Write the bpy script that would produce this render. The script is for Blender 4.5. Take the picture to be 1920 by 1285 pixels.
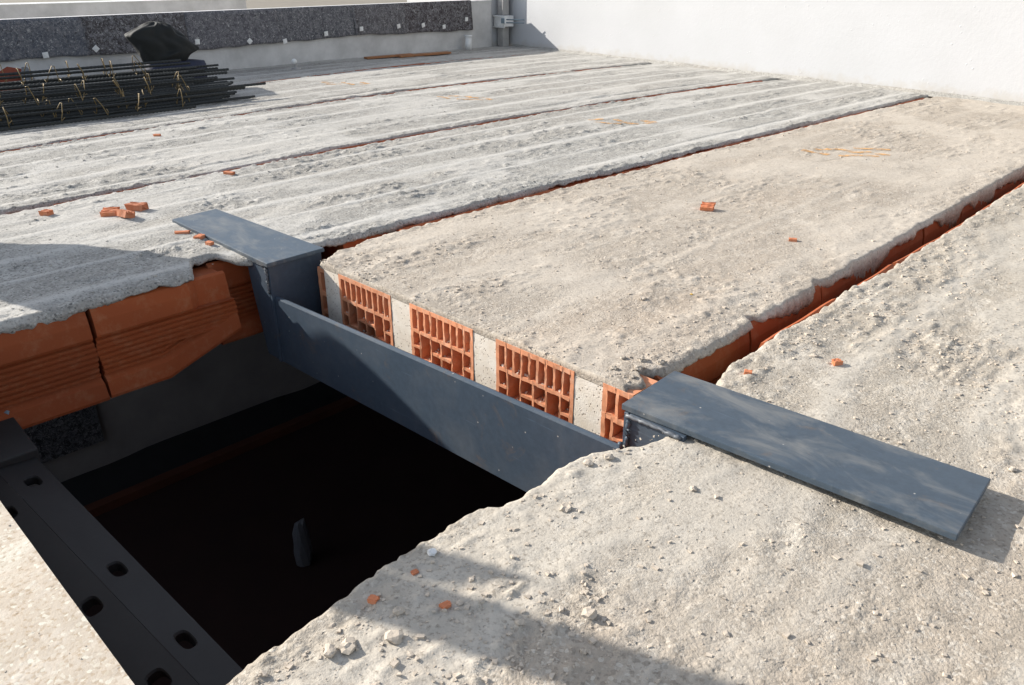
import bpy, bmesh, math, random
import numpy as np
from mathutils import Vector, Matrix

for o in list(bpy.data.objects):
    bpy.data.objects.remove(o)
scene = bpy.context.scene
C = scene.collection

# ------------------------------------------------------------------ camera
cam_d = bpy.data.cameras.new('camera')
cam = bpy.data.objects.new('camera', cam_d); C.objects.link(cam)
scene.camera = cam
cam_d.sensor_width = 36.0
cam_d.lens = 1495.25 / 1920 * 36.0
cam_d.clip_start = 0.02; cam_d.clip_end = 3000
CAM = Vector((1.98024, -1.15890, 0.75621))
r_ = Vector((0.71583707, 0.69826614, 0.00129878)); u_ = Vector((-0.29808726, 0.30390516, 0.90486775)); f_ = Vector((-0.63144381, 0.64812502, -0.42569082))
cam.matrix_world = Matrix(((r_.x, u_.x, -f_.x, CAM.x), (r_.y, u_.y, -f_.y, CAM.y), (r_.z, u_.z, -f_.z, CAM.z), (0, 0, 0, 1)))

# ------------------------------------------------------------------ light
SUN_EL = math.radians(25.5)
SUN_DIR = Vector((0.936 * math.cos(SUN_EL), 0.352 * math.cos(SUN_EL), -math.sin(SUN_EL)))   # the way the light travels
world = bpy.data.worlds.new('World'); scene.world = world; world.use_nodes = True
wn = world.node_tree
sky = wn.nodes.new('ShaderNodeTexSky'); sky.sky_type = 'NISHITA'; sky.sun_disc = False
sky.sun_elevation = SUN_EL; sky.sun_rotation = math.atan2(-0.936, -0.352)
sky.air_density = 1.0; sky.dust_density = 0.8
bg = wn.nodes['Background']; bg.inputs['Strength'].default_value = 0.125
hsv = wn.nodes.new('ShaderNodeHueSaturation'); hsv.inputs['Saturation'].default_value = 0.55   # pale, milky sky
wn.links.new(sky.outputs[0], hsv.inputs['Color']); wn.links.new(hsv.outputs[0], bg.inputs[0])
sun_d = bpy.data.lights.new('sun', 'SUN'); sun_d.energy = 4.3; sun_d.angle = math.radians(0.53); sun_d.color = (1.0, 0.94, 0.85)
sun = bpy.data.objects.new('sun', sun_d); C.objects.link(sun)
sun.rotation_euler = SUN_DIR.to_track_quat('-Z', 'Y').to_euler()
sun.location = (-6, -3, 6)
vs = scene.view_settings
vs.view_transform = 'Standard'; vs.look = 'None'; vs.gamma = 1.0; vs.use_curve_mapping = False
vs.exposure = 0.82

rng = np.random.default_rng(7)
random.seed(7)

# ------------------------------------------------------------------ numpy noise
_T = rng.random((256, 256)).astype(np.float32)
def vnoise(x, y, seed=0):
    x = np.asarray(x, float) + seed * 17.31; y = np.asarray(y, float) + seed * 9.77
    xi = np.floor(x).astype(int); yi = np.floor(y).astype(int)
    fx = x - xi; fy = y - yi
    fx = fx * fx * (3 - 2 * fx); fy = fy * fy * (3 - 2 * fy)
    g = lambda a, b: _T[(a + seed * 31) & 255, (b + seed * 57) & 255]
    return (g(xi, yi) * (1 - fx) + g(xi + 1, yi) * fx) * (1 - fy) + (g(xi, yi + 1) * (1 - fx) + g(xi + 1, yi + 1) * fx) * fy
def fbm(x, y, seed=0, oct=3):
    s = 0; a = 1; n = 0
    for k in range(oct):
        s = s + a * vnoise(np.asarray(x) * 2 ** k, np.asarray(y) * 2 ** k, seed + k * 3); n += a; a *= .5
    return s / n
def sstep(a, b, x):
    t = np.clip((np.asarray(x, float) - a) / (b - a), 0, 1); return t * t * (3 - 2 * t)

# ------------------------------------------------------------------ materials
def mat(name):
    m = bpy.data.materials.new(name); m.use_nodes = True
    nt = m.node_tree
    return m, nt, nt.nodes['Principled BSDF']
def N(nt, t, **kw):
    n = nt.nodes.new(t)
    for k, v in kw.items():
        if k.startswith('i_'):
            n.inputs[int(k[2:]) if k[2:].isdigit() else k[2:]].default_value = v
        else: setattr(n, k, v)
    return n
def coords(nt, scale=(1, 1, 1)):
    tc = N(nt, 'ShaderNodeTexCoord'); mp = N(nt, 'ShaderNodeMapping'); mp.inputs['Scale'].default_value = scale
    nt.links.new(tc.outputs['Object'], mp.inputs['Vector']); return mp.outputs[0]
def noise(nt, vec, scale, detail=4, rough=.6, dist=0):
    n = N(nt, 'ShaderNodeTexNoise'); n.inputs['Scale'].default_value = scale; n.inputs['Detail'].default_value = detail
    n.inputs['Roughness'].default_value = rough; n.inputs['Distortion'].default_value = dist
    nt.links.new(vec, n.inputs['Vector']); return n.outputs['Fac']
def ramp(nt, fac, stops):
    r = N(nt, 'ShaderNodeValToRGB'); e = r.color_ramp.elements
    while len(e) < len(stops): e.new(.5)
    for el, (p, c) in zip(e, stops):
        el.position = p; el.color = (c, c, c, 1) if isinstance(c, (int, float)) else (*c, 1)
    nt.links.new(fac, r.inputs[0]); return r.outputs[0]
def mix(nt, fac, a, b, blend='MIX'):
    m = N(nt, 'ShaderNodeMix', data_type='RGBA', blend_type=blend)
    for sock, v in ((m.inputs[0], fac), (m.inputs[6], a), (m.inputs[7], b)):
        if isinstance(v, bpy.types.NodeSocket): nt.links.new(v, sock)
        elif isinstance(v, (int, float)): sock.default_value = v
        else: sock.default_value = (*v, 1)
    return m.outputs[2]
def math_(nt, op, a, b=0.0):
    m = N(nt, 'ShaderNodeMath', operation=op)
    for s, v in zip(m.inputs, (a, b)):
        if isinstance(v, bpy.types.NodeSocket): nt.links.new(v, s)
        else: s.default_value = v
    return m.outputs[0]
def bump(nt, h, strength, dist, normal=None):
    b = N(nt, 'ShaderNodeBump'); b.inputs['Strength'].default_value = strength; b.inputs['Distance'].default_value = dist
    nt.links.new(h, b.inputs['Height'])
    if normal: nt.links.new(normal, b.inputs['Normal'])
    return b.outputs[0]

def concrete(name, base, light, dark, fine=1.0, stain=(.46, .33, .22), stain_amt=.35, specks=1.0):
    m, nt, bs = mat(name); L = nt.links
    v = coords(nt); va = coords(nt, (1.0, .28, 1.0))
    big = noise(nt, va, 2.6, 5, .6, .4); mid = noise(nt, v, 17, 5, .65); fin = noise(nt, v, 120, 3, .7)
    col = mix(nt, ramp(nt, big, [(.36, 0), (.66, 1)]), base, [c * .86 for c in base])
    col = mix(nt, ramp(nt, mid, [(.5, 0), (.68, .75)]), col, light)
    col = mix(nt, math_(nt, 'MULTIPLY', ramp(nt, noise(nt, va, 1.7, 3, .5, .6), [(.52, 0), (.74, 1)]), stain_amt), col, stain)
    col = mix(nt, ramp(nt, noise(nt, coords(nt, (1, .6, 1)), 6.5, 6, .72, .3), [(.54, 0), (.70, .75)]), col, [min(.7, c * 1.18) for c in light])
    at = N(nt, 'ShaderNodeAttribute', attribute_name='paste')
    col = mix(nt, math_(nt, 'MULTIPLY', at.outputs['Fac'], .85), col, [min(.7, c * 1.08) for c in light])
    col = mix(nt, ramp(nt, fin, [(.30, .8), (.46, 0)]), col, dark)
    vo = N(nt, 'ShaderNodeTexVoronoi'); vo.inputs['Scale'].default_value = 75; L.new(v, vo.inputs['Vector'])
    pit = math_(nt, 'MULTIPLY', ramp(nt, vo.outputs['Distance'], [(.08, 1), (.22, 0)]), ramp(nt, noise(nt, v, 30, 2), [(.5, 0), (.62, 1)]))
    col = mix(nt, math_(nt, 'MULTIPLY', pit, min(1, .55 * specks)), col, dark)
    v2 = N(nt, 'ShaderNodeTexVoronoi'); v2.inputs['Scale'].default_value = 210; L.new(v, v2.inputs['Vector'])
    sep = N(nt, 'ShaderNodeSeparateColor'); L.new(v2.outputs['Color'], sep.inputs[0])
    rough = math_(nt, 'SUBTRACT', 1.15, at.outputs['Fac'])
    col = mix(nt, math_(nt, 'MULTIPLY', ramp(nt, sep.outputs[0], [(.0, .5 * specks), (.10 + .08 * specks, 0)]), rough), col, dark)
    col = mix(nt, math_(nt, 'MULTIPLY', ramp(nt, sep.outputs[1], [(.84, 0), (1, .5)]), rough), col, [min(.75, c * 1.3) for c in light])
    L.new(col, bs.inputs['Base Color']); bs.inputs['Roughness'].default_value = .93
    bs.inputs['Specular IOR Level'].default_value = .2
    v3 = N(nt, 'ShaderNodeTexVoronoi'); v3.inputs['Scale'].default_value = 95; L.new(v, v3.inputs['Vector'])
    patch = ramp(nt, noise(nt, v, 9, 4, .7), [(.50, .04), (.68, 1)])
    h = math_(nt, 'ADD', math_(nt, 'MULTIPLY', math_(nt, 'MULTIPLY', math_(nt, 'SUBTRACT', 1.0, v3.outputs['Distance']), patch), .55), math_(nt, 'MULTIPLY', noise(nt, v, 230, 3, .7), .5))
    h = math_(nt, 'SUBTRACT', h, math_(nt, 'MULTIPLY', v2.outputs['Distance'], .10))
    h = math_(nt, 'SUBTRACT', h, math_(nt, 'MULTIPLY', pit, .6))
    L.new(bump(nt, math_(nt, 'MULTIPLY', h, rough), 1.0 * fine, .0055), bs.inputs['Normal'])
    return m

M = {}
M['conc_mid'] = concrete('concrete_warm', (.425, .372, .310), (.50, .452, .388), (.23, .19, .155), .8, (.44, .34, .25), .5)
M['conc_grey'] = concrete('concrete_grey', (.375, .36, .33), (.49, .475, .445), (.17, .165, .155), 1.0, (.40, .35, .29), .3, 1.7)
M['conc_right'] = concrete('concrete_right', (.415, .368, .305), (.50, .462, .402), (.22, .19, .155), .75, (.45, .36, .28), .5)
M['conc_cream'] = concrete('concrete_cream', (.58, .505, .415), (.63, .575, .50), (.36, .27, .18), .22, (.55, .44, .33), .25)

def cut_concrete():
    m, nt, bs = mat('concrete_cut'); L = nt.links
    v = coords(nt)
    vo = N(nt, 'ShaderNodeTexVoronoi'); vo.inputs['Scale'].default_value = 130; L.new(v, vo.inputs['Vector'])
    holes = math_(nt, 'MULTIPLY', ramp(nt, vo.outputs['Distance'], [(.16, 1), (.28, 0)]), ramp(nt, noise(nt, v, 55, 2), [(.44, 0), (.54, 1)]))
    col = mix(nt, ramp(nt, noise(nt, v, 22, 5, .7), [(.35, 0), (.65, 1)]), (.66, .58, .48), (.76, .70, .62))
    col = mix(nt, math_(nt, 'MULTIPLY', holes, .8), col, (.22, .16, .11))
    L.new(col, bs.inputs['Base Color']); bs.inputs['Roughness'].default_value = .9
    L.new(bump(nt, math_(nt, 'SUBTRACT', math_(nt, 'MULTIPLY', noise(nt, v, 240, 2), .4), holes), .6, .003), bs.inputs['Normal'])
    return m
M['cut'] = cut_concrete()

def terracotta(name, a, b, dust, dust_amt):
    m, nt, bs = mat(name); L = nt.links
    v = coords(nt, (1, .35, 1))
    oi = N(nt, 'ShaderNodeObjectInfo')
    col = mix(nt, noise(nt, v, 14, 5, .65), a, b)
    col = mix(nt, math_(nt, 'MULTIPLY', ramp(nt, noise(nt, coords(nt), 26, 5, .7), [(.5, 0), (.72, 1)]), dust_amt), col, dust)
    hs = N(nt, 'ShaderNodeHueSaturation'); L.new(col, hs.inputs['Color'])
    L.new(math_(nt, 'ADD', math_(nt, 'MULTIPLY', oi.outputs['Random'], .3), .85), hs.inputs['Value'])
    L.new(hs.outputs[0], bs.inputs['Base Color']); bs.inputs['Roughness'].default_value = .8
    L.new(bump(nt, noise(nt, coords(nt), 160, 3), .14, .002), bs.inputs['Normal'])
    return m
M['terra'] = terracotta('terracotta', (.33, .073, .014), (.24, .048, .009), (.36, .15, .07), .55)
M['terra_cut'] = terracotta('terracotta_cut', (.66, .25, .12), (.72, .32, .17), (.74, .48, .34), .6)
M['terra_bit'] = terracotta('terracotta_fragment', (.56, .20, .09), (.50, .16, .07), (.6, .35, .25), .5)

def steel(name, base, dust, dust_amt, rough=.42, speck=True):
    m, nt, bs = mat(name); L = nt.links
    v = coords(nt)
    n1 = noise(nt, coords(nt, (1, 2.2, 1)), 7, 6, .68, .6); n2 = noise(nt, v, 60, 4, .7)
    col = mix(nt, ramp(nt, n2, [(.3, 0), (.7, 1)]), base, [c * 1.25 for c in base])
    if speck:
        col = mix(nt, math_(nt, 'MULTIPLY', ramp(nt, noise(nt, v, 13, 6, .75, .8), [(.58, 0), (.72, 1)]), .45), col, (.17, .115, .07))
        scr = noise(nt, coords(nt, (2, 60, 30)), 3.0, 3, .6)
        col = mix(nt, ramp(nt, scr, [(.66, 0), (.74, .35)]), col, [min(1, c * 2.6) for c in base])
    d = math_(nt, 'MULTIPLY', ramp(nt, n1, [(.47, 0), (.72, 1)]), dust_amt)
    col = mix(nt, d, col, dust)
    if speck:
        vo = N(nt, 'ShaderNodeTexVoronoi'); vo.inputs['Scale'].default_value = 42; L.new(v, vo.inputs['Vector'])
        sp = math_(nt, 'MULTIPLY', ramp(nt, vo.outputs['Distance'], [(.04, 1), (.09, 0)]), ramp(nt, noise(nt, v, 25, 2), [(.55, 0), (.6, 1)]))
        col = mix(nt, math_(nt, 'MULTIPLY', sp, .8), col, (.55, .52, .48))
    L.new(col, bs.inputs['Base Color'])
    bs.inputs['Metallic'].default_value = .1; bs.inputs['Specular IOR Level'].default_value = .35
    L.new(math_(nt, 'ADD', math_(nt, 'MULTIPLY', n1, .25), rough - .1), bs.inputs['Roughness'])
    L.new(bump(nt, noise(nt, v, 130, 3), .12, .001), bs.inputs['Normal'])
    return m
M['steel'] = steel('grey_primer_steel', (.048, .068, .094), (.14, .15, .16), .3)
M['plate'] = steel('grey_primer_plate', (.052, .072, .096), (.23, .23, .22), .7, .42)
M['weld'] = steel('weld_metal', (.11, .12, .135), (.3, .3, .3), .5, .35, False)
M['dark_steel'] = steel('dark_steel', (.012, .011, .0115), (.022, .020, .020), .4, .6, False)

def simple(name, col, rough=.8, n=None, bumps=None, metallic=0):
    m, nt, bs = mat(name); L = nt.links
    v = coords(nt)
    c2 = [c * .75 for c in col]
    L.new(mix(nt, ramp(nt, noise(nt, v, n or 12, 5, .65), [(.35, 0), (.65, 1)]), col, c2), bs.inputs['Base Color'])
    bs.inputs['Roughness'].default_value = rough; bs.inputs['Metallic'].default_value = metallic
    if bumps: L.new(bump(nt, noise(nt, v, bumps[0], 4, .7), bumps[1], bumps[2]), bs.inputs['Normal'])
    return m
def stucco():
    m, nt, bs = mat('white_stucco'); L = nt.links
    v = coords(nt)
    col = mix(nt, ramp(nt, noise(nt, v, 1.3, 4, .6), [(.35, 0), (.7, 1)]), (.50, .505, .52), (.465, .47, .48))
    sx = N(nt, 'ShaderNodeSeparateXYZ'); L.new(v, sx.inputs[0])
    splash = math_(nt, 'ADD', math_(nt, 'MULTIPLY', sx.outputs[2], -7.0), math_(nt, 'MULTIPLY', noise(nt, v, 11, 6, .75), 1.5))
    col = mix(nt, ramp(nt, splash, [(.25, 0), (.85, .55)]), col, (.40, .355, .29))
    L.new(col, bs.inputs['Base Color'])
    bs.inputs['Roughness'].default_value = .9
    vo = N(nt, 'ShaderNodeTexVoronoi'); vo.inputs['Scale'].default_value = 26; L.new(v, vo.inputs['Vector'])
    dots = math_(nt, 'MULTIPLY', ramp(nt, vo.outputs['Distance'], [(.05, 1), (.2, 0)]), ramp(nt, noise(nt, v, 9, 2), [(.55, 0), (.63, 1)]))
    h = math_(nt, 'ADD', math_(nt, 'MULTIPLY', noise(nt, v, 45, 4, .65), .7), dots)
    L.new(bump(nt, h, .42, .0045), bs.inputs['Normal'])
    return m
M['stucco'] = stucco()
M['parapet'] = simple('parapet_render', (.60, .59, .58), .9, 4, (60, .4, .004))
M['white'] = simple('white_paint', (.80, .80, .79), .6)
M['pipe'] = simple('grey_pipe', (.40, .385, .37), .6)
M['bracket'] = simple('blue_grey_bracket', (.20, .26, .30), .5)
M['rebar'] = simple('rebar_steel', (.034, .037, .036), .6, 40, (200, .4, .002), .3)
M['wire'] = simple('rusty_wire', (.22, .15, .055), .5, 30, None, .3)
M['black_cloth'] = simple('black_cloth', (.006, .008, .008), .8, 20, (90, .3, .003))
M['navy_cloth'] = simple('navy_cloth', (.018, .024, .055), .8, 20, (90, .3, .003))
M['timber'] = simple('orange_timber', (.36, .16, .07), .8, 15)
M['wood'] = simple('pale_wood', (.42, .32, .2), .8, 15)
M['stand_in_black'] = simple('black_stand_in', (.02, .02, .02), .7)  # even black for the unlit rail end and the added shadow caster
M['stone'] = simple('beige_stone', (.52, .45, .37), .9, 50, (150, .5, .002))
M['grit_warm'] = simple('grit_warm', (.58, .50, .41), .95, 60)
M['grit_grey'] = simple('grit_grey', (.44, .42, .38), .95, 60)
M['room_wall'] = simple('room_wall_paint', (.36, .325, .305), .9, 2)
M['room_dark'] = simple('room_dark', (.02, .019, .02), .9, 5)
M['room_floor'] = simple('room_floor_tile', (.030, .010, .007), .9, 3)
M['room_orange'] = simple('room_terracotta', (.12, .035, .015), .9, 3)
M['plastic'] = simple('cloudy_plastic', (.16, .165, .18), .4, 10)
M['red_rag'] = simple('red_rag', (.22, .045, .02), .8)
M['earth'] = simple('earth', (.22, .19, .15), .95, .5)
M['yellow'] = simple('yellow_bit', (.6, .38, .08), .8)

def felt():
    m, nt, bs = mat('recycled_felt'); L = nt.links
    v = coords(nt); oi = N(nt, 'ShaderNodeObjectInfo')
    sh = N(nt, 'ShaderNodeVectorMath', operation='ADD'); L.new(v, sh.inputs[0])
    cx = N(nt, 'ShaderNodeCombineXYZ'); L.new(math_(nt, 'MULTIPLY', oi.outputs['Random'], 37.0), cx.inputs[1]); L.new(cx.outputs[0], sh.inputs[1])
    vv = sh.outputs[0]
    a = oi.outputs['Color']
    col = mix(nt, ramp(nt, noise(nt, vv, 30, 4, .8, 1.2), [(.42, 0), (.60, 1)]), a, (.17, .165, .175))
    col = mix(nt, ramp(nt, noise(nt, vv, 42, 3, .75, 2.0), [(.57, 0), (.66, .9)]), col, (.42, .41, .40))
    col = mix(nt, ramp(nt, noise(nt, vv, 38, 3, .7, 1.0), [(.30, .85), (.43, 0)]), col, (.015, .014, .016))
    L.new(col, bs.inputs['Base Color']); bs.inputs['Roughness'].default_value = 1.0
    L.new(bump(nt, noise(nt, vv, 90, 4, .7), .5, .006), bs.inputs['Normal'])
    return m
M['felt'] = felt()
def paint_mark():
    m, nt, bs = mat('orange_spray_paint'); L = nt.links
    v = coords(nt)
    bs.inputs['Base Color'].default_value = (.66, .36, .13, 1); bs.inputs['Roughness'].default_value = .8
    a = ramp(nt, noise(nt, v, 26, 5, .75), [(.38, 0), (.60, .9)])
    L.new(a, bs.inputs['Alpha'])
    return m
M['paint'] = paint_mark()

# ------------------------------------------------------------------ object helpers
def link(name, me, material=None, parent=None, smooth=False):
    o = bpy.data.objects.new(name, me); C.objects.link(o)
    if material is not None and not me.materials: me.materials.append(material)
    if parent is not None: o.parent = parent
    if smooth:
        me.polygons.foreach_set('use_smooth', [True] * len(me.polygons))
    return o
def tag(o, label=None, cat=None, group=None, kind=None):
    if label: o['label'] = label
    if cat: o['category'] = cat
    if group: o['group'] = group
    if kind: o['kind'] = kind
    return o
def empty(name, loc=(0, 0, 0), rz=0):
    o = bpy.data.objects.new(name, None); C.objects.link(o); o.location = loc; o.rotation_euler = (0, 0, rz)
    o.empty_display_size = .05
    return o
def bm_mesh(bm, name='mesh'):
    bmesh.ops.recalc_face_normals(bm, faces=bm.faces)
    me = bpy.data.meshes.new(name); bm.to_mesh(me); bm.free(); return me
def box(bm, x0, x1, y0, y1, z0, z1, bev=0.0, seg=2):
    r = bmesh.ops.create_cube(bm, size=1.0)
    for v in r['verts']:
        v.co = Vector((x0 + (v.co.x + .5) * (x1 - x0), y0 + (v.co.y + .5) * (y1 - y0), z0 + (v.co.z + .5) * (z1 - z0)))
    if bev > 0:
        es = list({e for v in r['verts'] for e in v.link_edges})
        bmesh.ops.bevel(bm, geom=es, offset=bev, segments=seg, affect='EDGES', profile=.5)
def box_obj(name, b, material, parent=None, bev=0.0):
    bm = bmesh.new(); box(bm, *b, bev=bev)
    return link(name, bm_mesh(bm, name), material, parent)
def tube(bm, pts, rad, n=8, cap=True):
    pts = [Vector(p) for p in pts]; rings = []
    ref = Vector((0, 0, 1))
    for i, p in enumerate(pts):
        t = (pts[min(i + 1, len(pts) - 1)] - pts[max(i - 1, 0)]).normalized()
        a = t.cross(ref)
        if a.length < .05: a = t.cross(Vector((1, 0, 0)))
        a.normalize(); b = a.cross(t)
        rr = rad[i] if isinstance(rad, (list, tuple)) else rad
        rings.append([bm.verts.new(p + a * (rr * math.cos(2 * math.pi * k / n)) + b * (rr * math.sin(2 * math.pi * k / n))) for k in range(n)])
    for A, B in zip(rings, rings[1:]):
        for k in range(n): bm.faces.new((A[k], A[(k + 1) % n], B[(k + 1) % n], B[k]))
    if cap:
        bm.faces.new(rings[0]); bm.faces.new(rings[-1])
def grid_mesh(name, X, Y, Z, attr=None):
    r, c = X.shape
    me = bpy.data.meshes.new(name)
    co = np.stack([X, Y, Z], -1).reshape(-1, 3).astype(np.float32)
    i = np.arange(r * c).reshape(r, c)
    q = np.stack([i[:-1, :-1], i[:-1, 1:], i[1:, 1:], i[1:, :-1]], -1).reshape(-1, 4)
    me.vertices.add(len(co)); me.vertices.foreach_set('co', co.ravel())
    me.loops.add(q.size); me.loops.foreach_set('vertex_index', q.ravel().astype(np.int32))
    me.polygons.add(len(q)); me.polygons.foreach_set('loop_start', np.arange(0, q.size, 4, dtype=np.int32))
    me.polygons.foreach_set('loop_total', np.full(len(q), 4, np.int32))
    if attr is not None:
        a = me.attributes.new('paste', 'FLOAT', 'POINT'); a.data.foreach_set('value', attr.reshape(-1).astype(np.float32))
    me.update(); me.validate()
    return me

# ------------------------------------------------------------------ joint lines of the deck: x of the right edge of each plank
def jl(c, lo, hi):
    return lambda y: np.polyval(c, np.clip(y, lo, hi))
J0 = jl((.0044, .0175, -.0599), .15, 5.2)
J1 = jl((.0218, -.08, -1.1569), -.5, 5.2)
J2 = jl((.0304, -.1631, -2.2525), -.3, 5.2)
J3 = jl((.0401, -.29, -3.1843), 1.0, 5.3)
JR = lambda y: 1.184 + 0 * np.asarray(y, float)
WALL_S = -.1417
wall_y = lambda x: 4.640 + WALL_S * (np.asarray(x, float) - .108)

PARX = -4.42

# height of a plank's skin at world x, y
class Skin:
    def __init__(s, xl, xr, seed, rough, smoothness, lumps=1.0, ribs=4, base=0.0, step=False, streak=1.0):
        s.streak = streak
        s.step = step
        s.xl, s.xr, s.seed, s.rough, s.sm, s.l, s.ribs, s.base = xl, xr, seed, rough, smoothness, lumps, ribs, base
    def paste(s, x, y):
        u = (x - s.xl(y)) / (s.xr(y) - s.xl(y))
        wob = (fbm(y * .9, y * 0, s.seed + 5, 3) - .5) * .022
        m = 0
        for k in range(s.ribs):
            c = (k + .62) / s.ribs + .012 * math.sin(s.seed * 3.1 + k * 2.3)
            wd = .021 + .008 * math.sin(s.seed + k * 4.1)
            m = np.maximum(m, np.exp(-((u - c + wob) / wd) ** 2) * sstep(.16, .42, fbm(y * 1.1 + k * 7, x * 2.2, s.seed + k, 3)))
        patch = sstep(.50, .66, fbm(x * 4.2, y * 2.0, s.seed + 9, 4))
        return np.clip(np.maximum(m * s.streak, patch * s.sm), 0, 1)
    def rmask(s, x, y):
        u = (x - s.xl(y)); d = np.minimum(u, s.xr(y) - x)
        edge = 1 - sstep(.03, .14, d)
        clump = sstep(.46, .68, fbm(x * 6.5, y * 3.2, s.seed + 14, 4))
        return np.clip((.25 + .75 * np.maximum(edge * .8, clump)) * (1 - .75 * s.paste(x, y)), 0, 1)
    def z(s, x, y):
        p = s.paste(x, y); r = s.rmask(x, y)
        h = (fbm(x * 2.2, y * 1.0, s.seed + 20, 3) - .5) * .012 * s.l + (fbm(x * 11, y * 6, s.seed + 24, 3) - .5) * .007 * s.l
        h = h + .0035 * p
        g1 = vnoise(x / .017, y / .019, s.seed + 31); g2 = vnoise(x / .0095, y / .0105, s.seed + 33); g3 = vnoise(x / .033, y / .045, s.seed + 37)
        h = h + s.rough * r * (.0062 * sstep(.55, 1.0, g1) + .0034 * sstep(.5, 1, g2) + .0055 * sstep(.62, 1, g3) - .0035 * sstep(.6, 1, 1 - g3))
        if s.step:
            u = (x - s.xl(y)) / (s.xr(y) - s.xl(y)) + (fbm(y * 2.5, y * 0, s.seed + 70, 3) - .5) * .03
            h = h - .0045 * sstep(.885, .897, u) * sstep(.40, .55, fbm(y * 1.3, y * 0 + 4, s.seed + 72, 2)) * sstep(-.2, .3, y)
        return h + s.base

def spacing(y0, y1, ynear, d0, k):
    ys = [y0]
    while ys[-1] < y1:
        ys.append(ys[-1] + d0 + k * abs(ys[-1] - ynear))
    ys[-1] = y1
    return np.array(ys)

def topping(parent, sk, ys, ncol, material, depth=.05, edge_l=None, edge_r=None, front=None, seed=0, y1fun=None, drop_r=(.005, .024), drop_y=None):
    """concrete skin: a dense grid that folds down over both long edges (ragged drips) and, if wanted, over the near end"""
    t = np.linspace(0, 1, ncol)
    Yg, Tg = np.meshgrid(ys, t, indexing='ij')
    if y1fun is not None:
        span = ys[-1] - ys[0]
    xl = sk.xl(Yg); xr = sk.xr(Yg)
    jl_ = (fbm(Yg / .07, Yg * 0, seed + 41, 3) - .5) * .014 + (fbm(Yg / .016, Yg * 0 + 2, seed + 45, 2) - .5) * .010 + (edge_l(Yg) if edge_l else 0)
    jr_ = (fbm(Yg / .07, Yg * 0 + 9, seed + 43, 3) - .5) * .014 + (fbm(Yg / .016, Yg * 0 + 5, seed + 46, 2) - .5) * .010 + (edge_r(Yg) if edge_r else 0)
    X = (xl + jl_) * (1 - Tg) + (xr + jr_) * Tg
    Yw = Yg.copy()
    if y1fun is not None:
        f = (Yg - ys[0]) / span
        Yw = ys[0] + f * (y1fun(X) - ys[0])
    Z = sk.z(X, Yw); P = sk.paste(X, Yw)
    d = np.minimum(X - X[:, :1], X[:, -1:] - X)
    rr = .006 + .012 * fbm(Yw / .05, X * 0 + 3, seed + 47, 2)
    e = np.clip(1 - d / rr, 0, 1)
    Z = Z - rr * .8 * (1 - np.sqrt(np.clip(1 - e * e, 0, 1)))
    cols_x = [X]; cols_y = [Yw]; cols_z = [Z]; cols_p = [P]
    def skirt(side):
        xs_ = X[:, 0] if side < 0 else X[:, -1]; zs_ = Z[:, 0] if side < 0 else Z[:, -1]; yy = Yw[:, 0] if side < 0 else Yw[:, -1]
        dr = drop_r[0] + (drop_r[1] - drop_r[0]) * sstep(.35, .75, fbm(yy / .22, yy * 0 + side, seed + 51, 3)) + .006 * vnoise(yy / .012, yy * 0, seed + 3)
        if drop_y is not None: dr = .012 + (dr - .012) * sstep(drop_y - .15, drop_y + .05, yy)
        A = []
        for k in (1, 2, 3):
            zz = zs_ - dr * k / 3; xx = xs_ + side * (.003 * vnoise(yy / .02, yy * 0 + k * 3., seed + 60) + .005 * vnoise(yy / .008, yy * 0 + k * 5., seed + 62)) - side * .004 * (k / 3) ** 2
            A.append((xx, yy, zz))
        A.append((xs_ - side * .03, yy, zs_ - dr - .002))
        return A
    L_ = skirt(-1)[::-1]; R_ = skirt(1)
    st = lambda arr, k: np.stack([a[k] for a in arr], 1)
    X = np.concatenate([st(L_, 0), X, st(R_, 0)], 1); Yw = np.concatenate([st(L_, 1), Yw, st(R_, 1)], 1); Z = np.concatenate([st(L_, 2), Z, st(R_, 2)], 1)
    P = np.concatenate([np.zeros((len(ys), 4)), P, np.zeros((len(ys), 4))], 1)
    if front is not None:      # near end: fold straight down
        n = 2
        rows = []
        for k in (2, 1):
            zz = Z[0] - (Z[0] - front) * k / 2
            zz = np.minimum(zz, Z[0]); rows.append((X[0], Yw[0] + 0 * X[0], zz))
        X = np.concatenate([np.stack([r[0] for r in rows]), X]); Yw = np.concatenate([np.stack([r[1] for r in rows]), Yw]); Z = np.concatenate([np.stack([r[2] for r in rows]), Z])
        P = np.concatenate([np.zeros((2, P.shape[1])), P])
    me = grid_mesh('topping', X, Yw, Z, P)
    return link('concrete_topping', me, material, parent, smooth=True)

# low-poly stones for grit
def stone_proto(seed, sub=1):
    bm = bmesh.new(); bmesh.ops.create_icosphere(bm, subdivisions=sub, radius=1.0)
    r = random.Random(seed)
    for v in bm.verts:
        v.co *= r.uniform(.7, 1.2); v.co.z *= .7
    co = np.array([v.co[:] for v in bm.verts]); fs = np.array([[v.index for v in f.verts] for f in bm.faces]); bm.free()
    return co, fs
PROTO = [stone_proto(k) for k in range(6)]
PROTO0 = []
for k in range(5):
    bm = bmesh.new(); bmesh.ops.create_cube(bm, size=1.4)
    r = random.Random(k + 50)
    for v in bm.verts: v.co += Vector((r.uniform(-.35, .35), r.uniform(-.35, .35), r.uniform(-.35, .25)))
    bmesh.ops.triangulate(bm, faces=bm.faces)
    PROTO0.append((np.array([v.co[:] for v in bm.verts]), np.array([[v.index for v in f.verts] for f in bm.faces]))); bm.free()
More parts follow.
